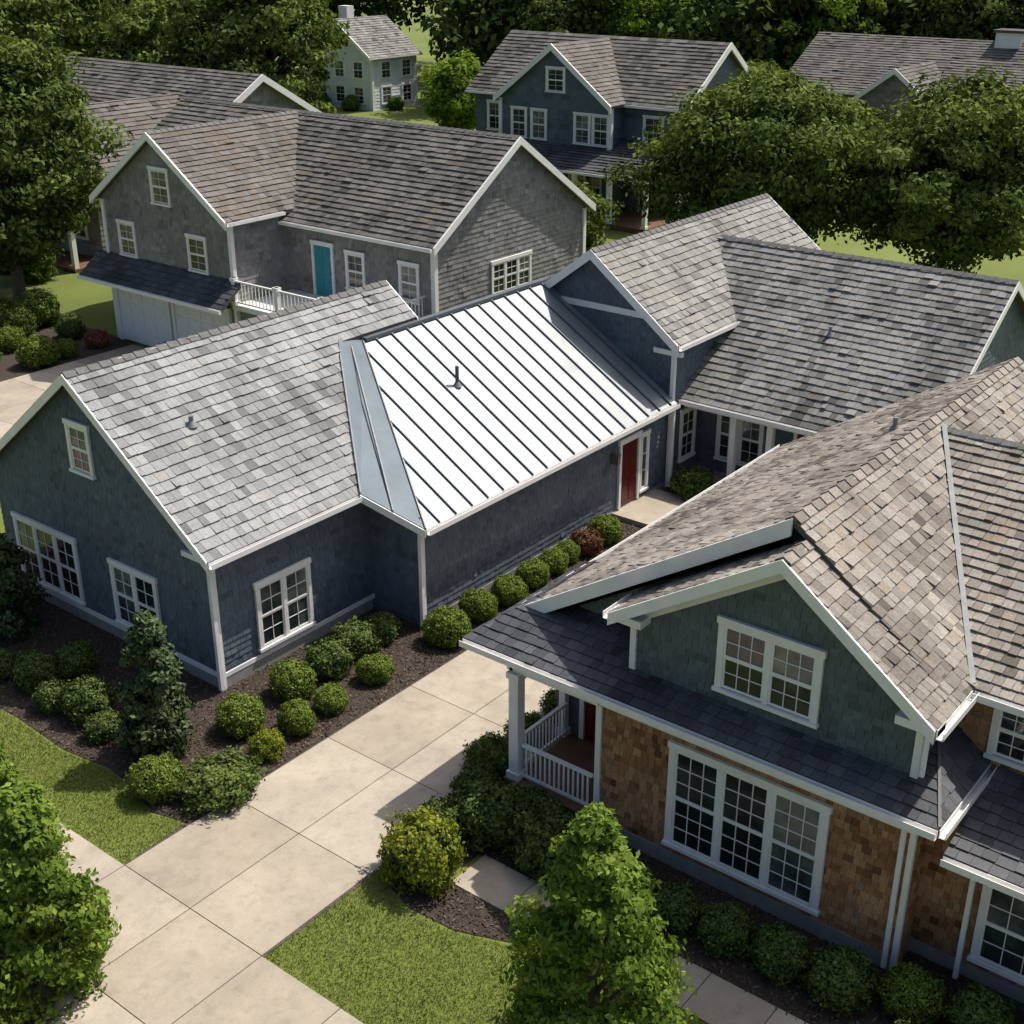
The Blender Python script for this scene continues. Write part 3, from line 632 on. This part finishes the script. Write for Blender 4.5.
def bush(kind,x,y,r,zs=1):
    root=empty(NM[kind],(x,y,0)); me=RNG.choice(BM[kind]); rot=RNG.uniform(0,6.28)
    k=RNG.uniform(.93,1.07); zs*=RNG.uniform(.9,1.08)
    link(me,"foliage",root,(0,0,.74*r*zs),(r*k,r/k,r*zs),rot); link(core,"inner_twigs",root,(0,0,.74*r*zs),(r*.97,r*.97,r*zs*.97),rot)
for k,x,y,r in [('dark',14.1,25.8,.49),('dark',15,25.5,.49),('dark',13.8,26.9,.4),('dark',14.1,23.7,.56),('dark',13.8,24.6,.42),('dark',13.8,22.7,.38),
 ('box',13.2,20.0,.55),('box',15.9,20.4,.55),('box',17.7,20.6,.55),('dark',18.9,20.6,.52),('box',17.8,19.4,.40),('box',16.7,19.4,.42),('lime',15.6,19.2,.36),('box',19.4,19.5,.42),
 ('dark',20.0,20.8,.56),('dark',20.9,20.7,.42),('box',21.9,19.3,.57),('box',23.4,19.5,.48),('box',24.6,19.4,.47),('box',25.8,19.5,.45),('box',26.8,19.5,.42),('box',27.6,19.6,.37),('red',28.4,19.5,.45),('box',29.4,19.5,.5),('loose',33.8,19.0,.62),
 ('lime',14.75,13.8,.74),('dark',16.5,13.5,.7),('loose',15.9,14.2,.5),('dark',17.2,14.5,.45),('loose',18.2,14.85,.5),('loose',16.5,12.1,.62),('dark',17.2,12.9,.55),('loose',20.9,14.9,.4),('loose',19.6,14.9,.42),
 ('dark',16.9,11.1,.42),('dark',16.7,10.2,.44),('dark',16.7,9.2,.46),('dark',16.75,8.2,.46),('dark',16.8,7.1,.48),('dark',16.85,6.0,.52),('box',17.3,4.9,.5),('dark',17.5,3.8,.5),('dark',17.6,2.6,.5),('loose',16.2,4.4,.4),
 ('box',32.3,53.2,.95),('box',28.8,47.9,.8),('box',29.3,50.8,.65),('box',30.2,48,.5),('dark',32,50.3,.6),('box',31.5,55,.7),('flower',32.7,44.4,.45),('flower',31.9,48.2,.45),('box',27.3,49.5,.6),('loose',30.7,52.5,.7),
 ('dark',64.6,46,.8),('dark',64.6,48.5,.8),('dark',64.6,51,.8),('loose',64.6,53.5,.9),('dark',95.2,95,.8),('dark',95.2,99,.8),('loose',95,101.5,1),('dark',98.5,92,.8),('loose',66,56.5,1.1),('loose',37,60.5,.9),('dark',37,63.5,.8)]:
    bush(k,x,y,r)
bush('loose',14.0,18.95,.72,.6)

# ------------------------------------------------------------------ trees
def crown(name,mat,rng,rx,rz,cz,nclump,per,size,shape='round',clr=.33,seed=0):
    D=unit(rng.normal(0,1,(nclump,3))); rr=rng.uniform(.35,1,nclump)**.45
    if shape=='cone':
        t=rng.uniform(0,1,nclump)**1.15; a=rng.uniform(0,6.28,nclump); q=rng.uniform(.3,1,nclump)**.5
        prof=rx*(1-t)**.65*np.minimum(1,.6+t*2)
        P=np.column_stack([np.cos(a)*q*prof,np.sin(a)*q*prof,(t*2-1)*rz]); D=unit(P)
    else: P=D*rr[:,None]*np.array([rx,rx,rz])*.86
    ln=lump(D,seed,1.6); P*=(1+.45*ln)[:,None]
    P[:,:2]*=(1+.12*rng.normal(0,1,(nclump,1)))
    cr=clr*rx*rng.uniform(.45,1.2,nclump)
    if shape=='cone': cr*=(1.15-.6*(P[:,2]+rz)/(2*rz))
    allv=[];allt=[]
    for i in range(nclump):
        m=max(20,int(per*rng.uniform(.6,1.3))); d=unit(rng.normal(0,1,(m,3)))
        C=P[i]+d*(cr[i]*rng.uniform(.4,1.25,m))[:,None]*np.array([1,1,.6])
        C[:,2]+=cz
        out=unit(P[i:i+1]/np.array([rx,rx,rz]))*.5+d*.8+np.array([0,0,.45])
        allv.append(leafquads(C,out,size,rng,.55,.7))
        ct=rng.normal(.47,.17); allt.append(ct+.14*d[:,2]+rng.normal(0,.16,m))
    return npmesh(name,np.concatenate(allv),4,np.concatenate(allt),mat),P,cr
def limb(mb,pts,rad,k=7):
    rings=[]
    for i,p in enumerate(pts):
        d=(pts[min(i+1,len(pts)-1)]-pts[max(i-1,0)]).normalized(); a=d.orthogonal().normalized(); b=d.cross(a)
        rings.append([p+(a*math.cos(6.283*j/k)+b*math.sin(6.283*j/k))*rad[i] for j in range(k)])
    for i in range(len(rings)-1):
        for j in range(k): mb.add([rings[i][j],rings[i][(j+1)%k],rings[i+1][(j+1)%k],rings[i+1][j]])
def tree(name,x,y,h,rx,mat,nclump,per,size,seed,cz=None,rz=None,shape='round',tr=None,clr=.33,nl=14):
    rng=np.random.default_rng(seed); r_=random.Random(seed)
    rz=rz or h*.40; cz=cz or h-rz
    root=empty(name,(x,y,0)); me,P,cr=crown("crown",M[mat],rng,rx,rz,cz,nclump,per,size,shape,clr,seed); link(me,"crown",root)
    tr=tr or h*.022; mb=MB()
    top=V(r_.uniform(-.2,.2),r_.uniform(-.2,.2),h*.85)
    limb(mb,[V(0,0,-.05),V(.02,.01,h*.05),V(.03,0,h*.3),top*.6,top],[tr*1.5,tr,tr*.8,tr*.5,tr*.15])
    for i in range(min(nl,nclump)):
        e=V(*P[i])+V(0,0,cz); s0=V(.02,0,max(h*.12,min(h*.75,e.z*.55))); md=s0.lerp(e,.5)+V(0,0,h*.03)
        limb(mb,[s0,md,e],[tr*.5,tr*.3,tr*.08],5)
    mb.fin("trunk_and_limbs",root,M['bark']); return root
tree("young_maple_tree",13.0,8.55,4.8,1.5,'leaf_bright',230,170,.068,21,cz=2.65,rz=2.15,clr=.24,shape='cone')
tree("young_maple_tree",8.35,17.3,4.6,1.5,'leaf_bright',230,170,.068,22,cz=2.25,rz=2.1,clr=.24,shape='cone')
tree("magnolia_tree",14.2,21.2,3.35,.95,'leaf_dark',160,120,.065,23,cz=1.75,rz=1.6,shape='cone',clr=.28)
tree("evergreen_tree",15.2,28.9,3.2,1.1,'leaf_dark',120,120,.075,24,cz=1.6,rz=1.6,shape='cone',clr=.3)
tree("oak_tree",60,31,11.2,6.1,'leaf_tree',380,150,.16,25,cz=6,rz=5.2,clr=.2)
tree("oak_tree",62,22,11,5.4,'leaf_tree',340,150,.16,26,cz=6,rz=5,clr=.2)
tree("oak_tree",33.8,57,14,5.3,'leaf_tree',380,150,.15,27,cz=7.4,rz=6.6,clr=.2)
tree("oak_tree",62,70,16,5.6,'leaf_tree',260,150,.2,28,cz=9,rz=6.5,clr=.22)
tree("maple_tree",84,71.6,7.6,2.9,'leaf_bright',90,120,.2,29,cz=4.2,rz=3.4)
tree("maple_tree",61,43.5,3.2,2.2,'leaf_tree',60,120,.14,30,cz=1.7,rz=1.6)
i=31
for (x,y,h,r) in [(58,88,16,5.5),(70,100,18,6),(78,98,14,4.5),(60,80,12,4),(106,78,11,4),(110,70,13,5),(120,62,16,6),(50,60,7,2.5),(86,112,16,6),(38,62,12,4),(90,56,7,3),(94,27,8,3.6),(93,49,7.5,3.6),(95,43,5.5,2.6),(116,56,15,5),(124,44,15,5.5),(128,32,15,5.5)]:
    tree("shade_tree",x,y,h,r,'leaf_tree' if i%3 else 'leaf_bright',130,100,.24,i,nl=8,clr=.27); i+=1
rng=np.random.default_rng(99); vv=[];tt=[]
fwd=math.radians(38.1)
for row,(Dm,hh) in enumerate(((130,15),(142,19),(158,23),(178,29))):
    for k in range(38):
        ang=math.radians(-34+68*k/37)+rng.normal(0,.008); Dd=Dm+rng.normal(0,4); a=fwd+ang; cx,cy=Dd*math.cos(a),Dd*math.sin(a)
        if row<2 and .03<ang<.20: continue
        h=hh*rng.uniform(.8,1.25); r=rng.uniform(4,6.5); ncl=34
        d=unit(rng.normal(0,1,(ncl,3))); P=d*np.array([r,r,h*.42])*.85*(rng.uniform(.5,1,ncl)[:,None])+np.array([cx,cy,h*.56])
        base=rng.normal(.34,.14)
        for q in P:
            m=52; e=unit(rng.normal(0,1,(m,3))); C=q+e*r*.34*rng.uniform(.5,1.15,m)[:,None]
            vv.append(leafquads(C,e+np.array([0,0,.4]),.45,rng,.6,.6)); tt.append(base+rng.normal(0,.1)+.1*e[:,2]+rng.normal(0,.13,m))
link(npmesh("distant_forest",np.concatenate(vv),4,np.concatenate(tt),M['leaf_forest']),"distant_forest")

# ------------------------------------------------------------------ light, world, camera
az=math.radians(-18); el=math.radians(58)
w=bpy.data.worlds.new("World"); scene.world=w; w.use_nodes=True; nt=w.node_tree
sky=nt.nodes.new("ShaderNodeTexSky"); sky.sky_type='NISHITA'; sky.sun_disc=False; sky.sun_elevation=el; sky.sun_rotation=math.radians(90)-az
sky.dust_density=4.0; sky.air_density=.9; sky.ozone_density=1.0
nt.links.new(sky.outputs[0],nt.nodes["Background"].inputs[0]); nt.nodes["Background"].inputs[1].default_value=.13
l=bpy.data.lights.new("sun",'SUN'); l.energy=5.0; l.angle=math.radians(.5); l.color=(1,.945,.86); lo=bpy.data.objects.new("sun",l); COL.objects.link(lo)
sd=V(math.cos(el)*math.cos(az),math.cos(el)*math.sin(az),math.sin(el)); lo.rotation_euler=sd.to_track_quat('Z','Y').to_euler()
cd=bpy.data.cameras.new("camera"); co=bpy.data.objects.new("camera",cd); COL.objects.link(co); scene.camera=co
cd.sensor_width=36; cd.lens=1292/1024*36; cd.clip_end=3000; cd.clip_start=.1
th=math.atan(589/1292); d=V(math.cos(fwd)*math.cos(th),math.sin(fwd)*math.cos(th),-math.sin(th))
co.location=(0,0,17); co.rotation_euler=d.to_track_quat('-Z','Y').to_euler()
scene.view_settings.view_transform='Standard'; scene.view_settings.look='None'; scene.view_settings.exposure=0
